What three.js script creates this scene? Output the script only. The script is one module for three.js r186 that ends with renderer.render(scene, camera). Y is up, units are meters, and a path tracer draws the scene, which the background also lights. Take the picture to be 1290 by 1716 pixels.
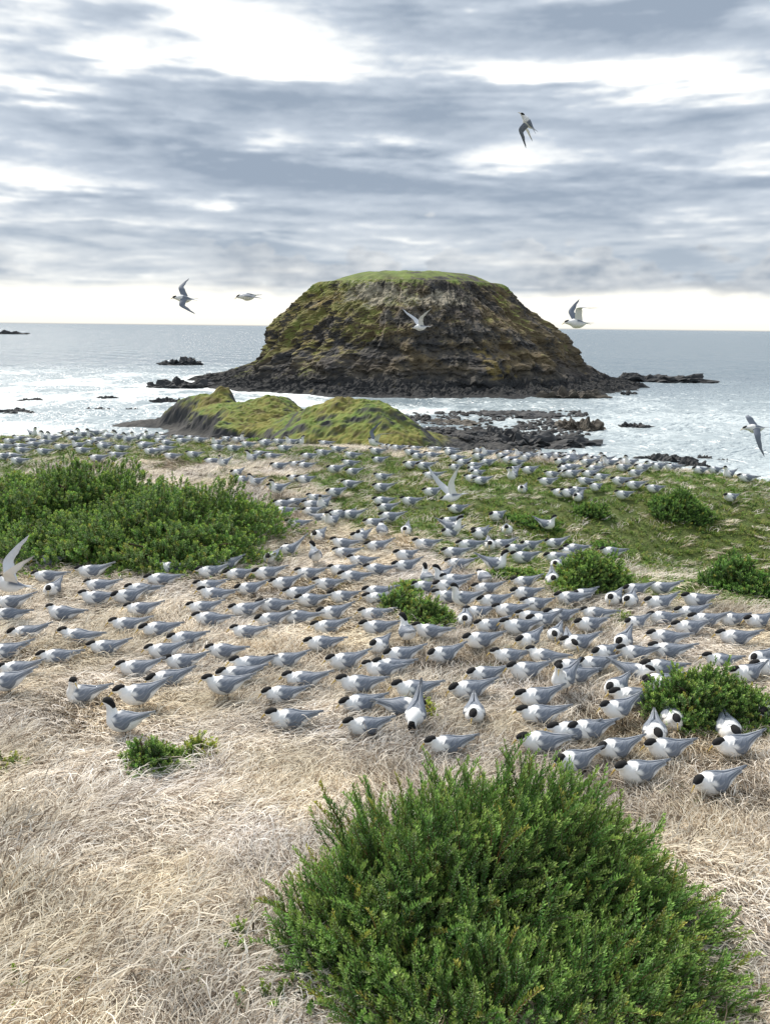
import * as THREE from 'three';
import { ImprovedNoise } from 'three/addons/math/ImprovedNoise.js';
import { mergeGeometries } from 'three/addons/utils/BufferGeometryUtils.js';

// ------------------------------------------------------------------ camera, sky, sun, exposure
const scene = new THREE.Scene();
const EYE = 3.05, SEA = -12;
const camera = new THREE.PerspectiveCamera(60, 769 / 1024, 0.1, 40000);
camera.position.set(0, EYE, 0);
camera.rotation.order = 'YXZ';
camera.rotation.set(-0.2056, 0, 0.0108);
camera.updateMatrixWorld(true);

const renderer = new THREE.WebGLRenderer({ antialias: true });
renderer.toneMapping = THREE.LinearToneMapping;
renderer.toneMappingExposure = 1.48;
renderer.shadowMap.enabled = true;
renderer.shadowMap.type = THREE.PCFSoftShadowMap;

const sun = new THREE.DirectionalLight(0xfff8ee, 3.2);
const SUN_AZ = -36 * Math.PI / 180, SUN_EL = 46 * Math.PI / 180;      // ahead of the camera, behind thin cloud
const sunDir = new THREE.Vector3(Math.sin(SUN_AZ) * Math.cos(SUN_EL), Math.sin(SUN_EL), -Math.cos(SUN_AZ) * Math.cos(SUN_EL));
sun.position.copy(sunDir).multiplyScalar(120).add(new THREE.Vector3(0, 0, -12));
sun.target.position.set(0, 0, -12);
sun.castShadow = true;
sun.shadow.radius = 14;
sun.shadow.mapSize.set(4096, 4096);
Object.assign(sun.shadow.camera, { left: -40, right: 40, top: 40, bottom: -40, near: 1, far: 400 });
scene.add(sun, sun.target);

// ------------------------------------------------------------------ helpers
let seed = 20240611;
const rnd = () => { seed = (seed + 0x6D2B79F5) | 0; let t = Math.imul(seed ^ (seed >>> 15), 1 | seed); t = (t + Math.imul(t ^ (t >>> 7), 61 | t)) ^ t; return ((t ^ (t >>> 14)) >>> 0) / 4294967296; };
const rr = (a, b) => a + (b - a) * rnd();
const gauss = () => (rnd() + rnd() + rnd() + rnd() - 2) * 1.0;
const perlin = new ImprovedNoise();
const N3 = (x, y, z) => perlin.noise(x, y, z);
const fbm = (x, y, z, o = 4) => { let s = 0, a = 0.5, f = 1; for (let i = 0; i < o; i++) { s += a * perlin.noise(x * f, y * f, z * f + i * 7.3); a *= 0.5; f *= 2.03; } return s; };
const ridged = (x, y, z, o = 4) => { let s = 0, a = 0.5, f = 1; for (let i = 0; i < o; i++) { s += a * (1 - Math.abs(perlin.noise(x * f, y * f, z * f + i * 5.1)) * 2); a *= 0.5; f *= 2.1; } return s; };
const clamp = (v, a = 0, b = 1) => Math.min(b, Math.max(a, v));
const ss = (a, b, v) => { const t = clamp((v - a) / (b - a)); return t * t * (3 - 2 * t); };
const lerp = (a, b, t) => a + (b - a) * t;
const mix3 = (a, b, t) => [lerp(a[0], b[0], t), lerp(a[1], b[1], t), lerp(a[2], b[2], t)];
const table = (t, v) => { if (v <= t[0][0]) return t[0][1]; for (let i = 1; i < t.length; i++) if (v <= t[i][0]) { const k = (v - t[i - 1][0]) / (t[i][0] - t[i - 1][0]); return lerp(t[i - 1][1], t[i][1], k * k * (3 - 2 * k)); } return t[t.length - 1][1]; };
const V = (x, y, z) => new THREE.Vector3(x, y, z);
const F = 858 / Math.tan(Math.PI / 6);
const ray = (px, py) => V((px - 645) / F, -(py - 858) / F, -1).applyQuaternion(camera.quaternion).normalize();
const atDist = (px, py, d) => { const r = ray(px, py); return r.multiplyScalar(d / Math.hypot(r.x, r.z)).add(camera.position); };   // d: metres along the ground
const atSea = (px, py) => { const r = ray(px, py); return r.multiplyScalar((SEA - EYE) / r.y).add(camera.position); };
const used = {};
const numbered = (n) => { const k = used[n] = (used[n] ?? -1) + 1; return k ? `${n}_${String(k).padStart(3, '0')}` : n; };
function tag(o, name, label, category, group, kind) {
  o.name = numbered(name); o.userData.label = label; o.userData.category = category;
  if (group) o.userData.group = group; if (kind) o.userData.kind = kind;
  scene.add(o); return o;
}
function part(name, geo, mat, parent) { const m = new THREE.Mesh(geo, mat); m.name = name; parent.add(m); return m; }
function geom(pos, idx, col, uv) {
  const g = new THREE.BufferGeometry();
  g.setAttribute('position', new THREE.Float32BufferAttribute(pos, 3));
  if (col) g.setAttribute('color', new THREE.Float32BufferAttribute(col, 3));
  if (uv) g.setAttribute('uv', new THREE.Float32BufferAttribute(uv, 2));
  g.setIndex(idx); g.computeVertexNormals(); return g;
}
function dataTex(w, h, fn, srgb, wrap = THREE.RepeatWrapping) {
  const d = new Uint8Array(w * h * 4);
  for (let y = 0; y < h; y++) for (let x = 0; x < w; x++) { const c = fn(x / w, y / h), k = (y * w + x) * 4; d[k] = clamp(c[0]) * 255; d[k + 1] = clamp(c[1]) * 255; d[k + 2] = clamp(c[2]) * 255; d[k + 3] = 255; }
  const t = new THREE.DataTexture(d, w, h); t.wrapS = t.wrapT = wrap; t.magFilter = THREE.LinearFilter; t.minFilter = THREE.LinearMipmapLinearFilter; t.generateMipmaps = true;
  if (srgb) t.colorSpace = THREE.SRGBColorSpace; t.needsUpdate = true; return t;
}
// noise that tiles over [0,1)
const tileNoise = (u, v, f, z = 0, o = 4) => { const a = u * Math.PI * 2, b = v * Math.PI * 2, R = f / 6.283; return fbm(Math.cos(a) * R + 11, Math.sin(a) * R + Math.cos(b) * R, Math.sin(b) * R + z, o); };

// ------------------------------------------------------------------ sky: broken stratocumulus, bright strip over the horizon
{
  const W = 4096, H = 2048, d = new Float32Array(W * H * 4);
  const DEG = 180 / Math.PI;
  // cloud gaps and thicker banks in view: photo direction, half sizes in degrees, strength
  const feat = [
    [390, 60, 4.2, 1.2, .8], [500, 95, 3.2, .8, .5], [180, 98, 1.9, .7, .6], [830, 118, 2.4, .7, .55], [1040, 122, 4.8, .85, .75], [1210, 120, 2.0, .7, .4],
    [640, 238, 3.2, .5, .45], [450, 232, 2.0, .5, .4], [870, 262, 2.6, .7, .4], [120, 300, 5.5, .6, .5], [330, 190, 1.7, .5, .3], [60, 140, 3, .6, .3], [400, 330, 1.4, .3, .35],
    [1270, 280, 2, .8, .3], [700, 395, 3, .25, .3], [450, 385, 1.2, .25, .3], [160, 370, 4, .3, .35],
    [1050, 40, 7.5, 1.3, -.5], [700, 20, 5, 1.2, -.35], [180, 35, 3.5, 1.1, -.3], [430, 150, 5.0, 1.1, -.4], [80, 200, 5, 1.2, -.38], [760, 185, 5, 1.1, -.36], [1150, 200, 5, 1.2, -.36],
    [350, 275, 5, .6, -.3], [600, 300, 8, .9, -.35], [1100, 320, 8, 1.2, -.38], [250, 340, 6, .5, -.25], [900, 380, 8, .7, -.25], [430, 415, 2.4, .9, -.45], [1150, 430, 7, .9, -.35],
  ].map(([px, py, sx, sy, a]) => { const r = ray(px, py); return [Math.atan2(r.x, -r.z) * DEG, Math.asin(r.y) * DEG, sx, sy, a]; });
  const ramp = (s) => s < .5 ? mix3([.23, .28, .35], [.40, .45, .515], clamp(s * 2)) : mix3([.40, .45, .515], [.86, .86, .83], clamp(s * 2 - 1));
  for (let j = 0; j < H; j++) {
    const el = ((j + .5) / H - .5) * Math.PI, E = el * DEG;
    for (let i = 0; i < W; i++) {
      const k = (j * W + i) * 4; d[k + 3] = 1;
      if (E < -.4) { d[k] = .16; d[k + 1] = .2; d[k + 2] = .24; continue; }
      const th = ((i + .5) / W - .5) * Math.PI * 2;          // direction x = cos th, z = sin th
      const dx = Math.cos(th) * Math.cos(el), dz = Math.sin(th) * Math.cos(el), dy = Math.max(Math.sin(el), 0);
      const q = 1 / (dy + .045), x = dx * q, z = dz * q;
      const wx = fbm(x * .35 + 3, z * .35, 1.7, 3) * 1.3, wz = fbm(x * .35, z * .35 + 9, 4.1, 3) * 1.3;
      const big = fbm(x * .42 + wx, z * .42 + wz, .3, 3), mid = fbm(x * 1.3 + wx * 2, z * 1.3 + wz * 2, 5.2, 4);
      const az = Math.atan2(dx, -dz) * DEG;
      const fine = fbm(az * .22, E * 1.1, 8.8, 4), wisp = fbm(az * .1 + wx, E * .55 + wz * .5, 3.3, 5);
      const streak = fbm(az * .22 + wx * 1.2, E * 1.9 + wz * .6, 6.1, 5);
      const curl = fbm(az * .95 + streak * 2, E * 3.1 + streak, 9.4, 5);
      let s = .41 + curl * .2 + big * .62 + mid * .5 + wisp * .42 + fine * .2 + streak * .5;
      if (Math.abs(az) < 60 && E < 30) { const jx = fine * 2.4 + wisp * 2.5, jy = wisp * 1.1 + fine * .7 + streak * 1.0; for (const f of feat) { const a = (az + jx - f[0]) / f[2], b = (E + jy - f[1]) / f[3], m = a * a + b * b; if (m < 9) s += f[4] * Math.exp(-m * .8); } }
      // glow of the hidden sun through the cloud deck
      const sd = dx * sunDir.x + dy * sunDir.y + dz * sunDir.z;
      s += .5 * Math.exp(-(1 - sd) * 9);
      let c = ramp(clamp(s, 0, 1));
      // the cloud deck thins and pales low down
      const low = ss(9, 2.5, E); c = mix3(c, mix3([.36, .41, .46], [.70, .70, .67], clamp(s * 1.3 - .1)), low * .6);
      // row of low cumulus over a bright strip
      const lump = fbm(az * .20 + 40, 2.2, E * .25, 5), topE = 4.3 + lump * 5.5, botE = 2.25 + fbm(az * .13, 7.7, 0, 3) * 1.1;
      const body = fbm(az * .5, E * 1.3, 12.1, 5);
      const cu = ss(botE - .25, botE + .35, E + body * .7) * ss(topE + .25, topE - .3, E + body * 2.2) * ss(-.2, .12, fbm(az * .06, 3.1, .5, 2) + .13);
      const strip = ss(2.75, 1.75, E + lump * .9);
      c = mix3(c, mix3([.82, .795, .72], [.74, .715, .64], ss(1.0, .0, E)), strip);
      c = mix3(c, mix3([.20, .235, .285], [.56, .57, .57], clamp(.36 + body * 1.35 + (E - 3.0) * .25)), cu * .6);
      d[k] = c[0]; d[k + 1] = c[1]; d[k + 2] = c[2];
    }
  }
  const t = new THREE.DataTexture(d, W, H, THREE.RGBAFormat, THREE.FloatType);
  t.mapping = THREE.EquirectangularReflectionMapping; t.magFilter = t.minFilter = THREE.LinearFilter; t.needsUpdate = true;
  scene.background = t; scene.environment = t;
}
console.log('sky');

// ------------------------------------------------------------------ plateau ground
// edge of the plateau: azimuth in degrees (right positive) -> metres from the camera's foot
const EDGE = [[-180, 90], [-100, 70], [-60, 34], [-40, 27], [-23, 24.5], [-14, 23], [-5, 21.5], [5, 20.6], [10, 20.2], [15, 19.8], [19.5, 19.2], [24, 18.6], [36, 17.4], [60, 18], [100, 50], [180, 90]];
const edgeAt = (x, z) => table(EDGE, Math.atan2(x, -z) * 180 / Math.PI);
function groundY(x, z) {
  const d = -z, r = Math.hypot(x, z);
  let y = .26 * ss(7, 21, r) + .07 * fbm(x * .35, z * .35, 2.2, 3) + .035 * fbm(x * 1.6, z * 1.6, 5.5, 2);
  y -= .7 * Math.exp(-(((x - 5.2) / 2.9) ** 2) - ((d - 12.9) / 1.9) ** 2);          // hollow on the seaward slope
  const over = r - edgeAt(x, z) + fbm(x * .25, z * .25, 9.1, 3) * .8;
  if (over > -1.5) y -= over < 0 ? .05 * (over + 1.5) ** 2 : .1125 + .15 * over + .12 * over * over;
  return Math.max(y, SEA - 4);
}
const hitGround = (px, py) => {
  const r = ray(px, py), o = camera.position; let a = 1, p = null;
  for (let t = 1.5; t < 40; t += .05) { if (o.y + r.y * t < groundY(o.x + r.x * t, o.z + r.z * t)) { a = t; p = true; break; } }
  if (!p) return null;
  let lo = a - .05, hi = a;
  for (let i = 0; i < 12; i++) { const m = (lo + hi) / 2; if (o.y + r.y * m < groundY(o.x + r.x * m, o.z + r.z * m)) hi = m; else lo = m; }
  return V(o.x + r.x * hi, o.y + r.y * hi, o.z + r.z * hi);
};
const onGround = (px, py) => hitGround(px, py) ?? (() => { for (let y = py; y < py + 60; y += 1) { const h = hitGround(px, y); if (h) return h; } return atDist(px, py, 20); })();
// where green turf grows, in metres on the ground: centre, half sizes, strength (negative: straw or bare)
const GREEN = [
  [5.6, -12.8, 4.2, 2.6, 1.9], [3.6, -14.4, 2.8, 1.6, 1.1], [8.5, -14.5, 4, 3, .8], [1.9, -14.6, 1.5, 1.2, .75], [7, -15, 3, 2.5, .5], [-9, -21.5, 4, 3, 1.2], [-2.5, -19.5, 4, 1.6, .55], [-.6, -15.8, 1.5, 1.3, .5],
  [1.5, -17.5, 3, 1.5, .5], [-.3, -13.4, 1.0, .7, .35], [5, -17, 3, 1.6, .4], [9.5, -12, 3.5, 4, 1], [-14, -18, 6, 8, .9],
];
const greenAt = (x, z) => { let g = -.25; for (const [cx, cz, sx, sz, a] of GREEN) g += a * Math.exp(-(((x - cx) / sx) ** 2) - ((z - cz) / sz) ** 2); return ss(-.12, .32, g + fbm(x * .7, z * .7, 3.3, 4) * .75); };
{
  const axis = (stops) => { const out = []; for (const [a, b, s] of stops) for (let v = a; v < b - 1e-6; v += s) out.push(v); out.push(stops[stops.length - 1][1]); return out; };
  const xs = axis([[-90, -16, 2], [-16, 14, .12], [14, 90, 2]]), zs = axis([[-100, -30, 2], [-30, -1, .12], [-1, 60, 2]]);
  const pos = [], col = [], uv = [], idx = [];
  for (const z of zs) for (const x of xs) {
    const y = groundY(x, z); pos.push(x, y, z); uv.push(x, z);
    const g = greenAt(x, z), n = fbm(x * 2.3, z * 2.3, 1.1, 4), m = fbm(x * .5, z * .5, 6, 3);
    let c = mix3([.055, .042, .028], [.14, .11, .073], clamp(.5 + n * 1.2 + m * .6));
    c = mix3(c, mix3([.06, .105, .018], [.125, .14, .035], clamp(.5 + n * .9 + m * .9)), g);
    if (r2(x, z) > 1) c = mix3(c, [.07, .065, .055], .7);
    col.push(...c);
  }
  function r2(x, z) { return Math.hypot(x, z) - edgeAt(x, z) - 3; }
  const w = xs.length;
  for (let j = 0; j + 1 < zs.length; j++) for (let i = 0; i + 1 < w; i++) { const a = j * w + i; idx.push(a, a + w, a + 1, a + 1, a + w, a + w + 1); }
  const bump = dataTex(512, 512, (u, v) => { const n = .5 + tileNoise(u, v, 40, 1, 4) * .9; return [n, n, n]; });
  bump.repeat.set(.8, .8);
  const m = new THREE.Mesh(geom(pos, idx, col, uv), new THREE.MeshStandardMaterial({ vertexColors: true, roughness: 1, bumpMap: bump, bumpScale: .03 }));
  m.userData.kind = 'structure'; m.userData.label = 'flat clifftop ground under the straw and turf'; m.name = 'ground'; scene.add(m);
}
console.log('ground');

// ------------------------------------------------------------------ sea
const ISL = (() => { const p = atDist(694, 600, 254); return { x: p.x, z: p.z, R: 56 }; })();
{
  const az = [], rad = [];
  for (let a = -180; a < -38; a += 4) az.push(a); for (let a = -38; a < 38; a += .16) az.push(a); for (let a = 38; a <= 180; a += 4) az.push(a); if (az[az.length - 1] < 180) az.push(180);
  for (let r = 20; r < 34000; r *= r < 60 ? 1.2 : r < 500 ? 1.0075 : r < 2000 ? 1.02 : 1.2) rad.push(r);
  const pos = [], uv = [], uv2 = [], idx = [], n = az.length;
  const RX = 280, Z0 = -60, Z1 = -420;
  for (const r of rad) for (const a of az) {
    const x = r * Math.sin(a * Math.PI / 180), z = -r * Math.cos(a * Math.PI / 180);
    let h = 0;
    if (r < 3000) { const k = ss(3000, 500, r); h = k * (.38 * fbm(x * .035 + 2, z * .07, .4, 3) + .42 * fbm(x * .13, z * .22, 3.4, 3)); if (r < 600) h += ss(600, 150, r) * .26 * ridged(x * .42, z * .55, 6.6, 3); }
    uv2.push(x / 30, z / 30); pos.push(x, SEA + h, z); uv.push((x + RX / 2) / RX, (z - Z1) / (Z0 - Z1));
  }
  for (let j = 0; j + 1 < rad.length; j++) for (let i = 0; i + 1 < n; i++) { const a = j * n + i; idx.push(a, a + 1, a + n, a + 1, a + n + 1, a + n); }
  // surf: white foam broken into lace by the swell, thick round the rocks on the weather side; sun glitter painted in on the right
  const foamGlintAt = (x, z) => {
    const d = -z, ri = Math.hypot(x - ISL.x, z - ISL.z);
    let w = .82 * ss(-4, -34, x) * ss(400, 235, d) * ss(80, 120, d);
    w += .8 * Math.exp(-(((x + 12) / 14) ** 2) - ((d - 176) / 16) ** 2) + .75 * Math.exp(-(((x - 9) / 18) ** 2) - ((d - 163) / 18) ** 2);  // white water behind the headland, partly bright cloud reflection painted as foam
    w += .75 * ss(72, 60, ri) * ss(.4, -.6, (x - ISL.x) / 60) + .35 * ss(68, 60, ri);
    w += .5 * Math.exp(-(((x - 24) / 12) ** 2) - ((d - 128) / 14) ** 2) + .55 * Math.exp(-(((x - 84) / 22) ** 2) - ((d - 262) / 16) ** 2);
    const sh = ss(-10, 25, x) * ss(300, 130, d), glintFleck = ss(.2, .34, fbm(x * .55, d * .16, 21, 3)) * .75 * sh;  // silver sun glitter on the near right, painted as paler water and white flecks
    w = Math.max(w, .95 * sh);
    const l = ridged(x * .16, d * .10, 2, 5), p = fbm(x * .045, d * .03, 7, 4), q = fbm(x * .9, d * .6, 4, 3);
    let f = ss(.62, 1.0, w * .62 + l * .42 + p * .62 + q * .12 - .02) ;
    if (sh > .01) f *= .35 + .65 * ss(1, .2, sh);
    f = Math.max(f * clamp(w * 2), glintFleck, ss(.46, .52, fbm(x * .12 + 50, d * .05, 9, 4)) * .7 * ss(140, 180, d));
    return [clamp(f), clamp(w)];
  };
  const edgeFade = (u, v) => ss(0, .04, u) * ss(1, .96, u) * ss(0, .04, v) * ss(1, .96, v);
  const foam = (u, v) => { const r = foamGlintAt(u * RX - RX / 2, Z1 + v * (Z0 - Z1)), k = edgeFade(u, v); return [r[0] * k, r[1] * k]; };
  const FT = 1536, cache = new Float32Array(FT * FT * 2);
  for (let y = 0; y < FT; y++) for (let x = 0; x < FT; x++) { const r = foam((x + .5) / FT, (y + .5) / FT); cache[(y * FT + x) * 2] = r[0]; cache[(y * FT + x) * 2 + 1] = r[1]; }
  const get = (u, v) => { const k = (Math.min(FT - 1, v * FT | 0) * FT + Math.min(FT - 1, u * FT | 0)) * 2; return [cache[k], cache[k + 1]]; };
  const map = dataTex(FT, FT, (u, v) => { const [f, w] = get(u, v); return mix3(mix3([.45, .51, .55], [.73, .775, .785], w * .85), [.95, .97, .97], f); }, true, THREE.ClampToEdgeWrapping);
  const rough = dataTex(FT, FT, (u, v) => { const g = lerp(.24, .85, get(u, v)[0]); return [g, g, 0]; }, false, THREE.ClampToEdgeWrapping);
  const chop = dataTex(512, 512, (u, v) => { const n = .5 + tileNoise(u, v, 26, 3, 4) * 1.1; return [n, n, n]; }); chop.channel = 1;
  const sg = geom(pos, idx, null, uv); sg.setAttribute('uv1', new THREE.Float32BufferAttribute(uv2, 2));
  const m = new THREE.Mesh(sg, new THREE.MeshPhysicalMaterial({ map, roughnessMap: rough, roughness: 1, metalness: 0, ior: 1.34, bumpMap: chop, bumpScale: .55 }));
  m.name = 'sea'; m.userData.kind = 'structure'; m.userData.label = 'grey green sea with surf and ripples'; scene.add(m);
}
console.log('sea');

// ------------------------------------------------------------------ the round island
{
  const prof = [[66, -3], [62.5, -.2], [60, .9], [57, 1.4], [53.5, 2.0], [51.5, 4.2], [50, 7], [48, 9.4], [46.4, 12], [45.0, 14.0], [41, 17.6], [37.6, 20.6], [33.5, 23.6], [29.8, 25.9], [27, 27.2], [24.5, 28.2], [21.5, 29.0], [14, 29.6], [0, 29.8]];
  const acc = [0]; for (let i = 1; i < prof.length; i++) acc.push(acc[i - 1] + Math.hypot((prof[i][0] - prof[i - 1][0]) * (i > 16 ? .25 : 1), (prof[i][1] - prof[i - 1][1]) * 1.6));
  const L = acc[acc.length - 1];
  const P = (t) => { const s = t * L; let i = 1; while (i < acc.length - 1 && acc[i] < s) i++; const k = (s - acc[i - 1]) / (acc[i] - acc[i - 1]); return [lerp(prof[i - 1][0], prof[i][0], k), lerp(prof[i - 1][1], prof[i][1], k)]; };
  const NT = 240, th = [];
  for (let a = 0; a < 360; a += (a > 170 || a < 10) && a < 350 && a > 10 ? 1.2 : .42) th.push(a);   // 0..180 faces the camera
  const pos = [], idx = [], n = th.length, meta = [];
  for (let j = 0; j <= NT; j++) for (let i = 0; i < n; i++) {
    const a = th[i] * Math.PI / 180, ca = Math.cos(a), sa = Math.sin(a);
    let [r, h] = P(j / NT);
    const mid = ss(.5, 6, h) * ss(29, 22, h);
    const nx = ca * 3, nz = sa * 3;
    const gully = ridged(nx * 1.25 + fbm(nx, h * .05, nz, 2), h * .018, nz * 1.25, 4) - .55;
    r += gully * -5.0 * mid + (ridged(nx * .55 + h * .03, 2.2, nz * .55, 2) - .6) * 5.5 * mid * (.6 + .4 * ss(20, 10, h));
    r += fbm(nx * .8, h * .03, nz * .8, 3) * 3.6 * ss(0, 6, h) * ss(30, 24, h);
    r += fbm(nx * 6, h * .5, nz * 6, 4) * 2.3 * mid + (ridged(nx * 9, h * .5, nz * 9, 3) - .5) * .7 * mid + (ridged(nx * 19, h * 1.6, nz * 19, 3) - .5) * .5 * mid;
    r -= (4.4 - 1.2 * ss(9, 17, h) + 1.2 * ss(-.2, -.8, ca)) * ss(2, 6, h) * ss(29.2, 22.5, h) * (1 - .75 * ss(.2, .8, sa) * ss(13, 5, h));
    r += fbm(nx * 3, 3.3, nz * 3, 4) * 9 * ss(3.2, .4, h);                               // ragged rock shelf
    const tilt = h + fbm(nx * .6, 1.1, nz * .6, 2) * 3 + fbm(nx * 2.5, h * .2, nz * 2.5, 3) * 2.2;                                     // lava flows in benches
    r += (Math.abs(((tilt / 2.9) % 1 + 1) % 1 - .5) * 2 - .5) * 1.3 * ss(1.5, 4, h) * ss(15, 10, h) * clamp(.5 + fbm(nx * 1.3, h * .12, nz * 1.3, 3) * 2.5);
    r += (Math.abs(((tilt / 1.05) % 1 + 1) % 1 - .5) * 2 - .5) * .4 * ss(1, 2.5, h) * ss(13, 9, h);
    h += fbm(nx * 2.2, r * .08, nz * 2.2, 4) * .5 * ss(26, 29, h) + fbm(nx * 5, r * .3, nz * 5, 3) * .9 * ss(.3, 2, h) * ss(29, 20, h);
    
    h += (ridged(nx * 13, r * .45, nz * 13, 3) - .55) * 1.5 * ss(.2, 1.2, h) * ss(6, 2.5, h);
    r -= 3.6 * ss(.1, .8, ca) * ss(11, 19, h) * clamp(r / 20);
    h -= 1.5 * ss(13, 25, r) * ss(26.6, 28.4, h);
    r = Math.max(r, 0);
    pos.push(ISL.x + r * ca, SEA + h, ISL.z + r * sa); meta.push([ca, sa, h, r, gully, tilt]);
  }
  for (let j = 0; j < NT; j++) for (let i = 0; i < n; i++) { const a = j * n + i, b = j * n + (i + 1) % n; idx.push(a, a + n, b, b, a + n, b + n); }
  const g = geom(pos, idx), nor = g.attributes.normal, col = [];
  for (let k = 0; k < meta.length; k++) {
    const [ca, sa, h, r, gully, tilt] = meta[k], x = pos[k * 3] - ISL.x, z = pos[k * 3 + 2] - ISL.z, up = nor.getY(k);
    const f1 = fbm(x * .11, h * .16, z * .11, 4), f2 = fbm(x * .45, h * .6, z * .45, 4), f3 = fbm(x * 1.3, h * 1.8, z * 1.3, 3);
    let c = mix3([.028, .028, .029], [.085, .075, .06], clamp(.45 + f2 * 1.5 + f3 * 1.0));
    const band = ((tilt / 2.9) % 1 + 1) % 1; c = mix3(c, [.026, .027, .03], ss(.55, .8, band) * .7 * ss(17, 11, h));
    c = mix3(c, [.165, .12, .055], ss(-.12, .28, f1 + f3 * .35 + .02 + .12 * ss(.2, .8, ca)) * ss(3, 8, h) * .7); c = mix3(c, [.05, .042, .038], ss(.0, .35, fbm(x * .07 + 4, h * .1, z * .07, 3) + .3 * Math.exp(-(((x - 8) / 10) ** 2) - ((h - 23) / 4) ** 2)) * .7);
    // thin grass holding on the ledges and the easier slopes
    let gr = ss(.62, .98, up * .8 + f1 * 1.1 + f2 * .5 + f3 * .25 - .05 + ss(.05, -.6, ca) * .48 + ss(22.5, 28.9, h + f1 * 7 + f2 * 5) * .42 + .22 * ss(-.05, -.5, ca) * ss(17, 24, h) - ss(11, 5, h) * .5 - ss(.5, .95, sa) * .10);
    const gcol = mix3(mix3([.21, .145, .045], [.12, .14, .028], clamp(.45 + f1 * 1.6 + f3 * .8)), [.12, .185, .03], ss(22, 28.5, h + f1 * 5) * .8 + .25 * ss(0, .4, f2));
    c = mix3(c, gcol, gr * .92);
    // pale crumbling scree high on the face
    const sx = (x + 11) / 11, sh = (h - 23.0) / 4.2, sc = Math.exp(-sx * sx - sh * sh) * 1.0 + .8 * Math.exp(-(((x - 8) / 8) ** 2) - ((h - 22) / 2.4) ** 2) + .55 * Math.exp(-(((x + 27) / 3) ** 2) - ((h - 20) / 2.0) ** 2);
    c = mix3(c, [.30, .27, .205], ss(.42, .7, sc * .7 + ridged(x * .17, h * .12, z * .12, 3) * .35 + f3 * .6 - .06) * (sa > 0 ? .85 : 0));
    const streak = fbm((x * .9 + h * .8) * .35, h * .06, z * .2, 4); c = c.map((v) => v * (1 + streak * 1.1));
    c = mix3(c, [.022, .023, .024], ss(4.2, 2.2, h + f2 * 2.5));
    c = mix3(c, [.20, .15, .045], ss(.3, .6, f2 + .5 * Math.exp(-(((x - 14 - (10 - h) * .9) / 4) ** 2)) * ss(12, 9, h) * ss(2.5, 4, h)) * .8 * (sa > .3 ? 1 : 0));
    col.push(...c);
  }
  g.setAttribute('color', new THREE.Float32BufferAttribute(col, 3));
  const m = new THREE.Mesh(g, new THREE.MeshStandardMaterial({ vertexColors: true, roughness: .95, flatShading: true }));
  m.name = 'island'; m.userData.kind = 'structure'; m.userData.label = 'round flat-topped rocky island with mossy slopes'; scene.add(m);
}
console.log('island');

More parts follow.
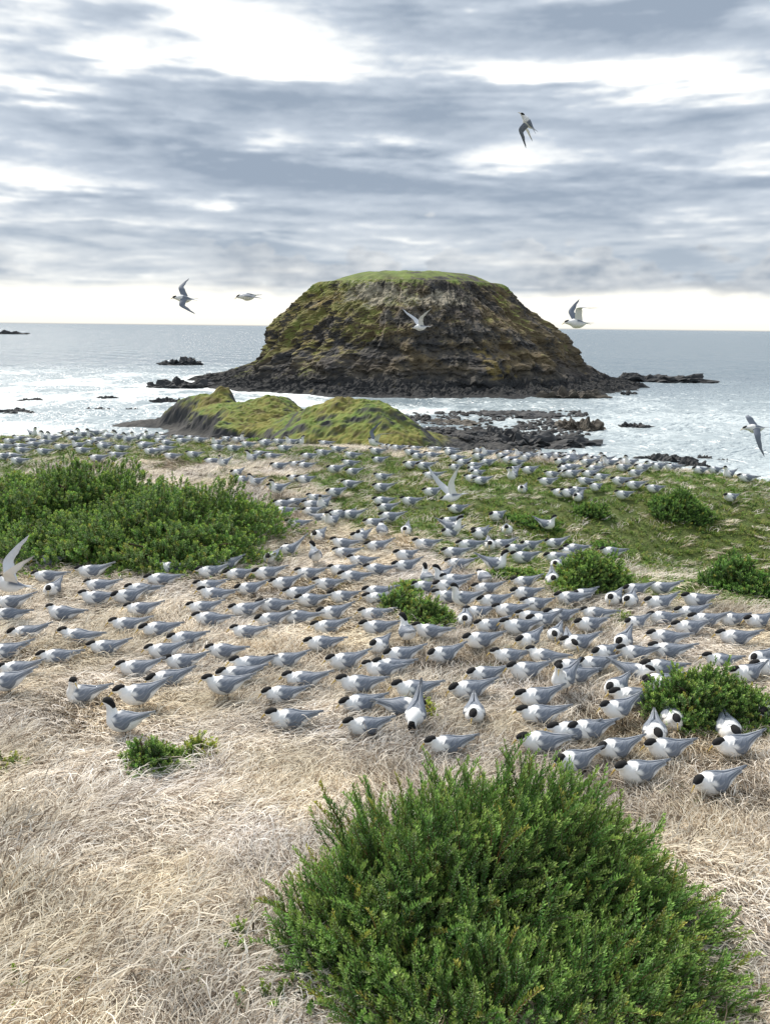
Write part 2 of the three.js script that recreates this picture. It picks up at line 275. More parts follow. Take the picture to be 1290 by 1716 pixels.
// ------------------------------------------------------------------ grassy headland and shingle beach in front of it
let hAt, herbSpots;
const grassMat = new THREE.MeshStandardMaterial({ vertexColors: true, roughness: .95, flatShading: true });
{
  const C = (px, d) => { const p = atDist(px, 700, d); return [p.x, p.z]; };
  const [ax, az] = C(560, 101), [bx, bz] = C(415, 128), [cx, cz] = C(670, 96), [dx, dz] = C(330, 112), [kx, kz] = C(383, 136), [ex, ez] = C(280, 138), [fx, fz] = C(470, 124);
  const G = (x, z, cx, cz, sx, sz, p = 2) => Math.exp(-(Math.abs((x - cx) / sx) ** p) - Math.abs((z - cz) / sz) ** p);
  hAt = (x, z) => {
    let h = 6.1 * G(x, z, ax, az, 9.5, 12, 2.6) + 5.2 * G(x, z, bx, bz, 11, 9, 3) + 2.9 * G(x, z, cx, cz, 7, 12) + 3.6 * G(x, z, dx, dz, 10, 10, 3.2) * ss(-25, -20, x) + 1.3 * G(x, z, fx, fz, 4, 6) + 2.0 * G(x, z, kx, kz, 1.4, 4, 4) + 3.0 * G(x, z, ex, ez, 9, 5, 4);
    h += 1.2 * G(x, z, 9, -121, 8, 14, 4) + .9 * G(x, z, 12, -107, 8, 6, 4);
    const n = fbm(x * .12, z * .12, 4.4, 5); h *= 1 + n * .4;
    h += .8 * ridged(x * .16, z * .16, 1, 4) * ss(.5, 3, h) - .45 * ss(1, 3, h);
    h += (1.0 * ridged(x * .55, z * .4, 8, 3) - .45) * ss(3.6, .6, h) * ss(-.2, .8, h);
    const e = 3.6 + 1.0 * fbm(x * .2, z * .2, 2, 2);                     // low cliff where the turf ends
    if (x < ax + 4) { const k = ss(e - 1.1, e + .5, h); h = h < e + .5 ? lerp(h * .55, h, k) : h; }
    h += (.35 * fbm(x * .9, z * .9, 3, 4) + .13 * N3(x * 3.1, z * 3.1, 1) + .2 * (ridged(x * .35, z * .35, 5, 3) - .6)) * ss(1.2, 2.5, h);
    return h;
  };
  const x0 = -50, x1 = 44, z0 = -160, z1 = -72, s = .27, nx = Math.round((x1 - x0) / s), nz = Math.round((z1 - z0) / s);
  const pos = [], idx = [];
  for (let j = 0; j <= nz; j++) for (let i = 0; i <= nx; i++) { const x = x0 + i * s, z = z0 + j * s; pos.push(x, SEA - .75 + hAt(x, z), z); }
  for (let j = 0; j < nz; j++) for (let i = 0; i < nx; i++) { const a = j * (nx + 1) + i; idx.push(a, a + nx + 1, a + 1, a + 1, a + nx + 1, a + nx + 2); }
  const g = geom(pos, idx), col = [];
  for (let k = 0; k < pos.length / 3; k++) {
    const x = pos[k * 3], h = pos[k * 3 + 1] - SEA, z = pos[k * 3 + 2], up = g.attributes.normal.getY(k);
    const f1 = fbm(x * .14, h * .2, z * .14, 4), f2 = fbm(x * .7, h, z * .7, 4), f3 = fbm(x * 2, h * 2, z * 2, 2);
    let c = mix3([.030, .032, .036], [.085, .08, .072], clamp(.42 + f2 * 1.2 + f3 * .6));
    let gr = ss(.56, .80, up + f1 * .6 + f2 * .5 - .04) * ss(1.7, 3.0, h + f1 * 2);
    if (x > 8.5) gr *= ss(16, 9, x + f1 * 6);
    let gc = mix3([.12, .20, .028], [.24, .215, .05], clamp(.5 + f1 * 1.7 + f3 * 1.2)); gc = mix3(gc, [.085, .058, .026], ss(.1, .34, f2 + f1 * .4) * .75);
    c = mix3(c, gc, gr);
    c = mix3(c, [.09, .085, .075], ss(1.4, .6, h) * .35 * clamp(.5 + f3 * 2));
    col.push(...c);
  }
  g.setAttribute('color', new THREE.Float32BufferAttribute(col, 3));
  const m = new THREE.Mesh(g, grassMat); m.name = 'headland'; m.userData.kind = 'structure'; m.userData.label = 'low green headland with dark cliffs and shingle beach'; scene.add(m);
}
console.log('headland');

// ------------------------------------------------------------------ rocks in the sea
const rockMat = new THREE.MeshStandardMaterial({ vertexColors: true, roughness: .8 });
function rockGeo(w, h, dep, k, tone) {
  const g = new THREE.IcosahedronGeometry(1, 22), p = g.attributes.position, col = [];
  for (let i = 0; i < p.count; i++) {
    let x = p.getX(i), y = p.getY(i), z = p.getZ(i);
    const n = fbm(x * 1.6 + k, y * 1.6, z * 1.6, 4), rg = ridged(x * 3 + k, y * 3, z * 3, 4) - .6, long = fbm(x * 3.1 + k * 2, 4, z * 1.4, 4);
    const s = 1 + n * .75 + rg * .22; x *= s; z *= s;
    y = (Math.sign(y) * Math.abs(y) ** .55) * (1 + n * .5 + rg * .3) * (y > 0 ? clamp(.62 + long * 1.9, .08, 1.4) : 1);
    p.setXYZ(i, x * w / 2, y * h, z * dep / 2);
    const f = clamp(.45 + n * .7 + rg * .8); col.push(...mix3(tone.map((t) => t * .45), tone.map((t) => t * 1.5), f));
  }
  g.setAttribute('color', new THREE.Float32BufferAttribute(col, 3)); g.computeVertexNormals(); return g;
}
const DARK = [.04, .042, .045], BROWN = [.085, .072, .055];
[ // px centre, px waterline, px width, px height, depth ratio, tone, label
  [976, 722, 92, 17, .9, BROWN, 'long brown rock standing in the bright water right of the shingle'],
  [1068, 717, 58, 7, .8, DARK, 'thin dark rock just right of the long brown rock'],
  [1100, 641, 208, 12, .35, DARK, 'long low reef running out from the island on its right'],
  [960, 668, 132, 13, .35, BROWN, 'low brown shelf at the right foot of the island'],
  [1056, 662, 32, 6, .8, DARK, 'small dark rock off the island’s right shelf'],
  [300, 612, 82, 10, .5, DARK, 'low dark reef at the left foot of the island'],
  [292, 651, 116, 13, .5, DARK, 'broad dark reef in the surf above the headland'],
  [276, 676, 60, 8, .7, DARK, 'black rock in the foam just behind the headland’s left end'],
  [20, 693, 70, 6, .7, DARK, 'dark flat rock at the far left above the green bank'],
  [48, 673, 44, 5, .7, DARK, 'small dark rock in the surf at the far left'],
  [178, 669, 40, 6, .7, DARK, 'dark rock in the foam left of the headland, farther out'],
  [160, 689, 52, 5, .7, DARK, 'flat dark rock in the foam left of the headland, nearer in'],
  [222, 688, 34, 4, .7, DARK, 'tiny dark rock close to the headland’s left tip'],
  [14, 560, 56, 4, .3, DARK, 'distant dark reef on the left below the horizon'],
  [880, 700, 170, 7, .7, DARK, 'dark weedy reef below the shelf, top of the shingle beach'],
  [900, 750, 220, 19, .5, DARK, 'long black reef along the near edge of the shingle beach'],
  [838, 737, 110, 15, .7, DARK, 'black jagged rocks on the shingle beside the headland'],
  [902, 731, 24, 7, 1, DARK, 'small black rock standing in the pool on the shingle'],
  [1120, 775, 120, 11, .5, DARK, 'black reef below the plateau edge on the right'],
  [1160, 784, 52, 11, .8, DARK, 'black boulder rock beside the terns at the right edge'],
  [1184, 768, 26, 5, 1, DARK, 'small dark rock just seaward of the black boulder'],
  [1216, 776, 36, 5, 1, DARK, 'outermost flat dark rock right of the black boulder'],
  [760, 712, 120, 6, .8, BROWN, 'low rocks on the shingle at the headland’s right foot'],
].forEach(([px, py, w, h, dr, tone, label], i) => {
  const p = atSea(px, py), s = p.distanceTo(camera.position) / F;
  const m = new THREE.Mesh(rockGeo(w * s * .86, h * s * 1.15, Math.max(2, w * s * dr), i * 3.7 + 1, tone), rockMat);
  m.position.set(p.x, SEA - .15, p.z - w * s * dr * .3); m.rotation.y = rr(-.1, .1);
  tag(m, 'sea_rock', label, 'rock', 'rocks standing in the sea');
});
{ // loose boulders on the shingle, uncountable
  const g = new THREE.IcosahedronGeometry(1, 2), p = g.attributes.position;
  for (let i = 0; i < p.count; i++) { const n = 1 + .6 * fbm(p.getX(i) * 1.7, p.getY(i) * 1.7, p.getZ(i) * 1.7, 2); p.setXYZ(i, p.getX(i) * n, p.getY(i) * n * .6, p.getZ(i) * n); }
  g.computeVertexNormals();
  const spots = []; let guard = 0;
  while (spots.length < 1500 && guard++ < 20000) { const px = rr(660, 985), py = rr(690, 756); if (ss(.0, .3, fbm(px * .02, py * .05, 3, 3) + .2) < rnd()) continue; spots.push(atSea(px, py)); }
  const m = new THREE.InstancedMesh(g, new THREE.MeshStandardMaterial({ roughness: .85 }), spots.length), M = new THREE.Matrix4(), q = new THREE.Quaternion();
  spots.forEach((s, i) => { const r = rr(.12, .5) * (rnd() < .06 ? 2 : 1); M.compose(V(s.x, Math.max(SEA + .05, SEA - .75 + hAt(s.x, s.z)) + rr(-.1, .15), s.z), q.setFromEuler(new THREE.Euler(0, rr(0, 6), 0)), V(r, r, r)); m.setMatrixAt(i, M); const t = rr(.02, .085); m.setColorAt(i, new THREE.Color().setRGB(t, t * .98, t * .98)); });
  tag(m, 'beach_boulders', 'dark boulders scattered over the shingle beach', 'boulders', null, 'stuff');
}
console.log('rocks');

// ------------------------------------------------------------------ straw and turf
const leafMat = (o = {}) => new THREE.MeshPhysicalMaterial({ vertexColors: true, side: THREE.DoubleSide, roughness: .75, ...o });
const bushes = [];               // filled below, straw keeps out of them
function strandTuft(nb, len, wid, spread, lift, colours, flat) {
  const pos = [], col = [], idx = [];
  for (let b = 0; b < nb; b++) {
    const a = gauss() * spread, L = len * rr(.55, 1.25), w = wid * rr(.7, 1.3), ox = rr(-.09, .09) * flat, oz = rr(-.09, .09) * flat, bend = rr(-.55, .55), lf = lift * rr(.1, 1.4), y0 = rr(0, .03) * flat;
    const c = colours[Math.floor(rnd() * colours.length)], t0 = rr(.8, 1.15), k = pos.length / 3, S = 4;
    for (let i = 0; i <= S; i++) {
      const t = i / S, ang = a + bend * t * t, x = ox + Math.sin(ang) * L * t, z = oz + Math.cos(ang) * L * t, y = y0 + lf * L * (flat ? Math.sin(t * Math.PI * .8) * .55 : t * (1 - .25 * t)), hw = w * (1 - t * .75) / 2;
      pos.push(x - Math.cos(ang) * hw, y, z + Math.sin(ang) * hw, x + Math.cos(ang) * hw, y + hw * .7, z - Math.sin(ang) * hw);
      for (let e = 0; e < 2; e++) col.push(c[0] * t0, c[1] * t0, c[2] * t0);
      if (i) { const q = k + i * 2; idx.push(q - 2, q - 1, q, q - 1, q + 1, q); }
    }
  }
  return geom(pos, idx, col);
}
function scatter(name, label, geos, mat, spots, category) {
  const grp = new THREE.Group(), M = new THREE.Matrix4(), q = new THREE.Quaternion(), e = new THREE.Euler();
  geos.forEach((g, v) => {
    const mine = spots.filter((_, i) => i % geos.length === v), m = new THREE.InstancedMesh(g, mat, mine.length);
    mine.forEach((s, i) => { M.compose(V(s.x, s.y, s.z), q.setFromEuler(e.set(s.tx || 0, s.a, s.tz || 0, 'YXZ')), V(s.s, s.s * (s.sy || 1), s.s)); m.setMatrixAt(i, M); m.setColorAt(i, new THREE.Color().setRGB(...s.c)); });
    m.name = name + '_tufts'; m.userData.kind = 'stuff'; grp.add(m);
  });
  return tag(grp, name, label, category, null, 'stuff');
}
const strawCols = [[.68, .615, .475], [.76, .705, .565], [.47, .40, .29], [.72, .665, .535], [.24, .185, .125], [.80, .76, .645]];
{
  const geos = [], turf = [];
  for (let i = 0; i < 7; i++) geos.push(strandTuft(17, .15, .0052, 1.0, .32, strawCols, 1));
  for (let i = 0; i < 4; i++) turf.push(strandTuft(16, .06, .006, 3.2, 1.1, [[.12, .26, .024], [.16, .28, .034], [.22, .26, .055], [.08, .18, .022]], .35));
  const straw = [], grass = [];
  const flow = (x, z) => 2.0 + fbm(x * .55, z * .55, 12.3, 3) * 6.5 + fbm(x * 1.7, z * 1.7, 2.3, 2) * 1.6;
  const inBush = (x, z) => bushes.some((b) => ((x - b.x) / (b.rx * .8)) ** 2 + ((z - b.z) / (b.rz * .8)) ** 2 < 1);
  const place = (r0, r1, per) => {
    const A = 38 * Math.PI / 180, area = A * (r1 * r1 - r0 * r0), n = Math.round(area * per);
    for (let i = 0; i < n; i++) {
      const a = rr(-A, A), r = Math.sqrt(lerp(r0 * r0, r1 * r1, rnd())), x = r * Math.sin(a), z = -r * Math.cos(a);
      if (r > edgeAt(x, z) + .6) continue;
      const g = greenAt(x, z), y = groundY(x, z), thin = fbm(x * .8, z * .8, 7.7, 3);
      if (g > rnd()) {
        const k = fbm(x * .6, z * .6, 1.9, 3), t = rr(.75, 1.25);
        grass.push({ x, y: y - .004, z, a: rr(0, 6.28), s: rr(.6, 1.15) * (r > 13 ? 1.25 : 1), c: mix3([t, t, t], [1.3 * t, 1.02 * t, 1.0 * t], clamp(.35 + k * 2)) });
        if (rnd() > .12) continue;
      }
      const tone = 1.04 + fbm(x * 1.1, z * 1.1, 4.4, 3) * .8 + rr(-.2, .2), warm = clamp(.5 + fbm(x * .9 + 5, z * .9, 8, 3) * 1.6);
      straw.push({ x, y: y - .012 + rr(0, .03), z, a: flow(x, z) + gauss() * .8, tx: rr(-.22, .1), tz: rr(-.15, .15), s: rr(.75, 1.3) * (thin < -.2 ? .8 : 1), sy: rr(.7, 1.6) * (1 + .9 * ss(.1, .45, fbm(x * .7, z * .7, 6.1, 3))), c: [tone * lerp(1.0, 1.06, warm), tone, tone * lerp(1.12, .92, warm)] });
    }
  };
  place(2.0, 5.5, 600); place(5.5, 9, 360); place(9, 14, 210); place(14, 27, 100);
  const herbs = [];
  for (let i = 0; i < 30000 && herbs.length < 7000; i++) {
    const a = rr(-.62, .62), r = rr(9, 21), x = r * Math.sin(a), z = -r * Math.cos(a); if (r > edgeAt(x, z)) continue;
    const k = greenAt(x, z) * ss(-.15, .25, fbm(x * .9, z * .9, 14, 3)); if (k < rnd() || k < .3) continue;
    const t = rr(.5, 1.0), w = clamp(.4 + fbm(x * .5, z * .5, 17, 2) * 2.5); herbs.push({ x, y: groundY(x, z) - .01, z, a: rr(0, 6.28), tx: rr(-1.1, 1.1), tz: rr(-1.1, 1.1), s: rr(.3, .62), c: [t * lerp(.8, 1.5, w), t * lerp(.9, 1.1, w), t * .9] });
  }
  console.log('straw', straw.length, 'turf', grass.length);
  scatter('dry_grass', 'pale flattened straw covering the plateau', geos, leafMat({ roughness: .8 }), straw, 'dry grass');
  scatter('green_turf', 'short green turf on the seaward slope', turf, leafMat({ roughness: .8 }), grass, 'turf');
  herbSpots = herbs;
}
console.log('grass');

// ------------------------------------------------------------------ shrubs
function sprig(len, nLeaf, leafLen, leafW, tipTone, angle) {       // upright shoot along +y, narrow leaves set spirally on the stem
  const pos = [], col = [], idx = [];
  const bend = rr(.1, .35), stem = (t) => V(bend * len * t * t, len * t * (1 - .1 * t), Math.sin(t * 4) * .01);
  const quad = (a, b, c, d, ca, cb) => { const k = pos.length / 3; for (const p of [a, b, c, d]) pos.push(p.x, p.y, p.z); col.push(...ca, ...cb, ...ca, ...cb); idx.push(k, k + 1, k + 2, k + 1, k + 3, k + 2); };
  for (let i = 0; i < 4; i++) for (let e = 0; e < 2; e++) { const a = stem(i / 4), b = stem((i + 1) / 4), w = .0028 * (1 - i / 6), o = e ? V(w, 0, 0) : V(0, 0, w); quad(a.clone().sub(o), b.clone().sub(o), a.clone().add(o), b.clone().add(o), [.16, .11, .05], [.14, .13, .045]); }
  for (let i = 0; i < nLeaf; i++) {
    const t = .14 + .86 * ((i + rnd() * .6) / nLeaf), b = stem(t), az = i * 2.4 + rr(-.4, .4), out = angle * rr(.65, 1.25) * (1 - .35 * t), L = leafLen * rr(.7, 1.2) * (1 - .35 * ss(.75, 1, t));
    const dir = V(Math.cos(az) * Math.sin(out), Math.cos(out), Math.sin(az) * Math.sin(out)), side = V(-Math.sin(az), 0, Math.cos(az)).multiplyScalar(leafW * rr(.8, 1.2)), nrm = dir.clone().cross(side).normalize();
    const m = b.clone().addScaledVector(dir, L * .5).addScaledVector(nrm, .12 * L), tip = b.clone().addScaledVector(dir, L);
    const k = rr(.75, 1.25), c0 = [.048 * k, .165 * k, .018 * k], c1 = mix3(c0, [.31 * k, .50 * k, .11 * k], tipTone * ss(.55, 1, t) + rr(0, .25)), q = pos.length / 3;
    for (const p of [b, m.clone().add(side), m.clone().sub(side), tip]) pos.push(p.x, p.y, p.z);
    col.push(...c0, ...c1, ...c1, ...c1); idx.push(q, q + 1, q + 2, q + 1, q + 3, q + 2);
  }
  return geom(pos, idx, col);
}
const foliageMat = new THREE.MeshPhysicalMaterial({ vertexColors: true, side: THREE.DoubleSide, roughness: .9, transmission: .36, thickness: 0, ior: 1.4 });
const sprigSets = {
  long: Array.from({ length: 6 }, () => sprig(.30, 56, .032, .0042, .9, .75)),
  mid: Array.from({ length: 5 }, () => sprig(.20, 34, .034, .0075, .8, .95)),
  leafy: Array.from({ length: 5 }, () => sprig(.15, 26, .034, .0105, .8, 1.15)),
  small: Array.from({ length: 4 }, () => sprig(.15, 24, .030, .0075, .9, .95)),
};
scatter('ground_cover', 'creeping green ground cover matted over the slope', sprigSets.small, foliageMat, herbSpots, 'ground cover');
const barkMat = new THREE.MeshStandardMaterial({ color: new THREE.Color().setRGB(.09, .065, .04), roughness: .95 });
const landmarks = [];
function shrub(name, label, phrase, set, lobes, per, opt = {}) {
  const c0 = lobes[0], root = new THREE.Group(); root.position.set(c0.x, groundY(c0.x, c0.z), c0.z);
  const per_v = sprigSets[set].map(() => []), lean = opt.lean ?? .3, tint = opt.tint ?? [1, 1, 1];
  const solo = [];
  for (const b of lobes) {
    const base = groundY(b.x, b.z), area = 2.2 * (b.rx * b.rz + b.h * (b.rx + b.rz) * .5) * 1.3, n = Math.round(area * per);
    for (let i = 0; i < n; i++) {
      const az = rr(0, 6.283), cy = rnd() ** .9, sy = cy, sr = Math.sqrt(1 - sy * sy), ux = Math.cos(az) * sr, uz = Math.sin(az) * sr;
      const lf = opt.lump ?? 2.1, lumps = fbm(ux * lf + b.x * 3, sy * lf * 1.15, uz * lf + b.z * 3, 3), rho = (1 - .42 * rnd() ** 1.7) * (1 + lumps * 1.0);
      const x = b.x + ux * b.rx * rho, z = b.z + uz * b.rz * rho, gy = groundY(x, z);
      const dir = V(ux * .75 + lean + gauss() * .28, .35 + sy * .8 + rnd() * .3, uz * .75 + gauss() * .28).normalize();
      const L = (opt.scale ?? 1) * rr(.7, 1.2), y = Math.max(gy - .01, base + sy * b.h * rho - .16 * L);
      const old = (opt.dry ?? .06) > rnd() || (fbm(x * 2.2, z * 2.2, 3.3, 2) > .27 && rnd() < .5 && opt.dry > .1);
      const t = rr(.7, 1.3), c = old ? [1.6 * t, .95 * t, .8 * t] : [tint[0] * t * rr(.9, 1.25), tint[1] * t, tint[2] * t];
      const q = new THREE.Quaternion().setFromUnitVectors(V(0, 1, 0), dir).multiply(new THREE.Quaternion().setFromAxisAngle(V(0, 1, 0), rr(0, 6.28)));
      const s = { m: new THREE.Matrix4().compose(V(x, y, z).sub(root.position), q, V(L, L, L)), c, d: Math.hypot(x, z) - y * .8, rho };
      per_v[i % per_v.length].push(s);
    }
  }
  per_v.forEach((list, v) => {
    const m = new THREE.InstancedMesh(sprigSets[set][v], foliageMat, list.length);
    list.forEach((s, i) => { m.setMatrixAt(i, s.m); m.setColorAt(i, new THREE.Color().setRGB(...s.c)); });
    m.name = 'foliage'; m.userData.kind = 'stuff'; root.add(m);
  });
  for (let i = 0; i < (opt.stems ?? 5); i++) {        // woody stems inside
    const b = lobes[i % lobes.length], a = rr(0, 6.28), k = rr(.2, .75), p0 = V(b.x + gauss() * .06, groundY(b.x, b.z) - .02, b.z + gauss() * .06), p2 = V(b.x + Math.cos(a) * b.rx * k, groundY(b.x, b.z) + b.h * rr(.5, .8), b.z + Math.sin(a) * b.rz * k), p1 = p0.clone().lerp(p2, .5).add(V(0, b.h * .2, 0));
    const tube = new THREE.TubeGeometry(new THREE.QuadraticBezierCurve3(p0.sub(root.position), p1.sub(root.position), p2.sub(root.position)), 8, b.h * .018 + .003, 5);
    part('stem', tube, barkMat, root);
  }
  tag(root, name, label, 'shrub', 'green shrubs growing among the terns');
  if (phrase) landmarks.push({ phrase, p: root.position.clone().add(V(0, c0.h * .4, 0)) });
  return root;
}
const G = (px, py, w, hpx, zr = .8) => { const p = onGround(px, py), s = p.distanceTo(camera.position) / F, rx = w * s / 2; return { x: p.x, z: p.z - rx * zr * .75, rx, rz: rx * zr, h: hpx * s }; };
shrub('front_shrub', 'large feathery green shrub in the straw, nearest of all', 'the large feathery shrub', 'long',
  [{ x: .48, z: -4.2, rx: .72, rz: .66, h: .62 }, { x: 1.1, z: -4.0, rx: .46, rz: .5, h: .36 }, { x: .05, z: -3.95, rx: .45, rz: .45, h: .36 }, { x: .95, z: -4.35, rx: .42, rz: .4, h: .56 }, { x: -.22, z: -3.9, rx: .16, rz: .2, h: .2 }, { x: .65, z: -3.4, rx: .75, rz: .45, h: .36 }], 700, { stems: 26, dry: .04, lean: .26, lump: 2.6 });
shrub('spreading_shrub', 'wide dense green shrub spreading from the photo’s left edge', 'the wide dense shrub', 'leafy',
  [{ x: -3.2, z: -12.2, rx: 1.7, rz: 1.6, h: .78 }, { x: -5.4, z: -13.0, rx: 1.9, rz: 1.6, h: .7 }, { x: -4.1, z: -11.4, rx: 1.0, rz: 1.0, h: .52 }, { x: -2.7, z: -10.95, rx: 1.1, rz: .75, h: .46 }, { x: -4.4, z: -12.9, rx: 1.0, rz: .9, h: .92 }], 620, { stems: 30, lean: .1, scale: 1, lump: 3.6, tint: [1.2, 1.12, 1] });
shrub('round_shrub', 'compact green shrub among terns where the straw meets the slope', 'the compact shrub by the slope', 'small', [G(1000, 998, 112, 62), G(965, 1000, 60, 45)], 2400, { tint: [1, 1, .9] });
shrub('low_shrub', 'low strip of green leaves beside the compact shrub', 'the low leafy strip', 'small', [G(868, 976, 72, 24, .5)], 2400, { stems: 2 });
shrub('middle_shrub', 'twin-lobed green shrub in the middle of the seated terns', 'the twin-lobed shrub', 'small', [G(715, 1056, 78, 48), G(668, 1040, 60, 56), G(690, 1000, 44, 26)], 2200, { dry: .14 });
shrub('right_shrub', 'bright green shrub between terns at the photo’s right edge', 'the bright shrub on the right', 'small', [G(1185, 1228, 150, 88), G(1262, 1225, 110, 62), G(1130, 1205, 60, 34)], 2000, { scale: 1 });
shrub('slope_shrub', 'dark rounded shrub high on the green slope near the edge', 'the rounded slope shrub', 'small', [G(1140, 872, 84, 36), G(1165, 876, 50, 26)], 1500, { tint: [.8, .9, .8] });
shrub('slope_shrub', 'dark shrub low in the green hollow at the right', 'the shrub in the hollow', 'small', [G(1236, 992, 88, 58), G(1275, 1000, 60, 40)], 1500, { tint: [.75, .88, .75] });
shrub('small_shrub', 'small dark clump beside terns at the top of the slope', 'the dark clump on the slope', 'small', [G(992, 868, 52, 26, .6)], 1500, { tint: [.75, .85, .75], stems: 2 });
shrub('small_shrub', 'tiny dark clump just above the compact shrub', null, 'small', [G(1016, 928, 30, 22)], 1800, { tint: [.75, .85, .75], stems: 2 });
shrub('small_shrub', 'dark green clump above the low leafy strip', null, 'small', [G(895, 888, 76, 22, .5)], 1500, { tint: [.75, .85, .75], stems: 2 });
shrub('front_tuft', 'small bright green tuft on bare straw beside the standing tern', 'the small bright tuft', 'small', [G(246, 1302, 62, 62), G(282, 1294, 40, 36)], 4200, { stems: 3, scale: .8 });
shrub('sparse_tuft', 'sparse yellowish sprigs just right of the bright tuft', null, 'small', [G(328, 1274, 40, 42)], 1400, { stems: 2, tint: [1.7, 1.25, .9], scale: .8 });
shrub('sparse_tuft', 'thin yellow-green tuft behind the bird bending to the ground', null, 'small', [G(700, 1206, 52, 30)], 1500, { stems: 2, tint: [1.6, 1.2, .9], scale: .8 });
shrub('edge_tuft', 'bright green tuft on the far plateau edge before the headland', 'the green tuft on the far edge', 'small', [G(434, 734, 34, 13, .5)], 1800, { stems: 1, scale: 1.2 });
shrub('sparse_tuft', 'sparse low sprigs left of the large feathery shrub', null, 'small', [G(425, 1606, 80, 46)], 450, { stems: 2, tint: [1.2, 1.1, .9], scale: .8 });
shrub('sparse_tuft', 'faint green sprigs in straw at the bottom left corner', null, 'small', [G(40, 1690, 90, 30)], 300, { stems: 2, tint: [1.2, 1.1, .9], scale: .7 });
shrub('sparse_tuft', 'low green sprigs at the bottom under the feathery shrub’s left side', null, 'small', [G(520, 1712, 190, 40, .4)], 500, { stems: 2, tint: [1.2, 1.1, .9], scale: .8 });
shrub('sparse_tuft', 'low green sprigs at the bottom right corner', null, 'small', [G(1240, 1712, 150, 40, .5)], 600, { stems: 2, scale: .8 });
shrub('sparse_tuft', 'faint sprigs between seated terns below the compact shrub', null, 'small', [G(1040, 1046, 46, 22)], 1000, { stems: 1, tint: [1.3, 1.1, .9], scale: .7 });
shrub('sparse_tuft', 'yellowish sprigs in straw at the left margin below the terns', null, 'small', [G(4, 1300, 40, 40)], 900, { stems: 1, tint: [1.6, 1.2, .9], scale: .7 });
console.log('shrubs');

// ------------------------------------------------------------------ terns
const WHITE = [.86, .86, .85], GREY = [.165, .19, .235], PALE = [.48, .51, .55], BLACK = [.007, .007, .008];
const plumage = new THREE.MeshStandardMaterial({ vertexColors: true, roughness: .72 });
const capMat = new THREE.MeshStandardMaterial({ vertexColors: true, roughness: .95 });
const billMat = new THREE.MeshStandardMaterial({ color: new THREE.Color().setRGB(.62, .44, .12), roughness: .5, vertexColors: true });
const legMat = new THREE.MeshStandardMaterial({ color: new THREE.Color().setRGB(.015, .014, .013), roughness: .6, vertexColors: true });
// spine from tail tip to bill root: x, y, half height, half width
const TORSO = [[-.215, .100, .004, .018], [-.165, .092, .011, .024], [-.122, .082, .031, .040], [-.08, .075, .054, .058], [-.03, .073, .068, .071], [.02, .076, .074, .074], [.062, .086, .068, .066]];
const HEADS = {
  rest: [[.094, .106, .054, .054], [.111, .124, .042, .042], [.126, .137, .035, .034], [.144, .142, .032, .030], [.164, .139, .025, .023], [.178, .135, .017, .015], [.185, .132, .008, .008]],
  low: [[.094, .098, .056, .057], [.110, .112, .045, .046], [.125, .123, .036, .036], [.143, .127, .032, .030], [.163, .123, .025, .023], [.177, .118, .017, .015], [.184, .115, .008, .008]],
  tall: [[.080, .120, .048, .048], [.087, .153, .037, .036], [.093, .185, .033, .032], [.106, .212, .033, .031], [.126, .218, .030, .028], [.144, .214, .020, .018], [.154, .210, .009, .009]],
  fly: [[.098, .088, .050, .049], [.128, .090, .039, .038], [.152, .092, .034, .033], [.172, .093, .032, .030], [.192, .090, .025, .023], [.205, .086, .015, .014], [.212, .084, .007, .007]],
  dip: [[.096, .092, .050, .050], [.122, .086, .040, .039], [.142, .070, .035, .034], [.155, .052, .033, .031], [.163, .033, .026, .024], [.165, .018, .016, .015], [.165, .010, .008, .008]],
};
const curve = (c, t) => { const n = c.length - 1, f = clamp(t) * n, i = Math.min(n - 1, f | 0), k = f - i, at = (j, e) => c[clamp(j, 0, n)][e], out = []; for (let e = 0; e < 4; e++) { const a = at(i - 1, e), b = at(i, e), d = at(i + 1, e), g = at(i + 2, e); out.push(.5 * (2 * b + (d - a) * k + (2 * a - 5 * b + 4 * d - g) * k * k + (3 * b - a - 3 * d + g) * k ** 3)); } return out; };
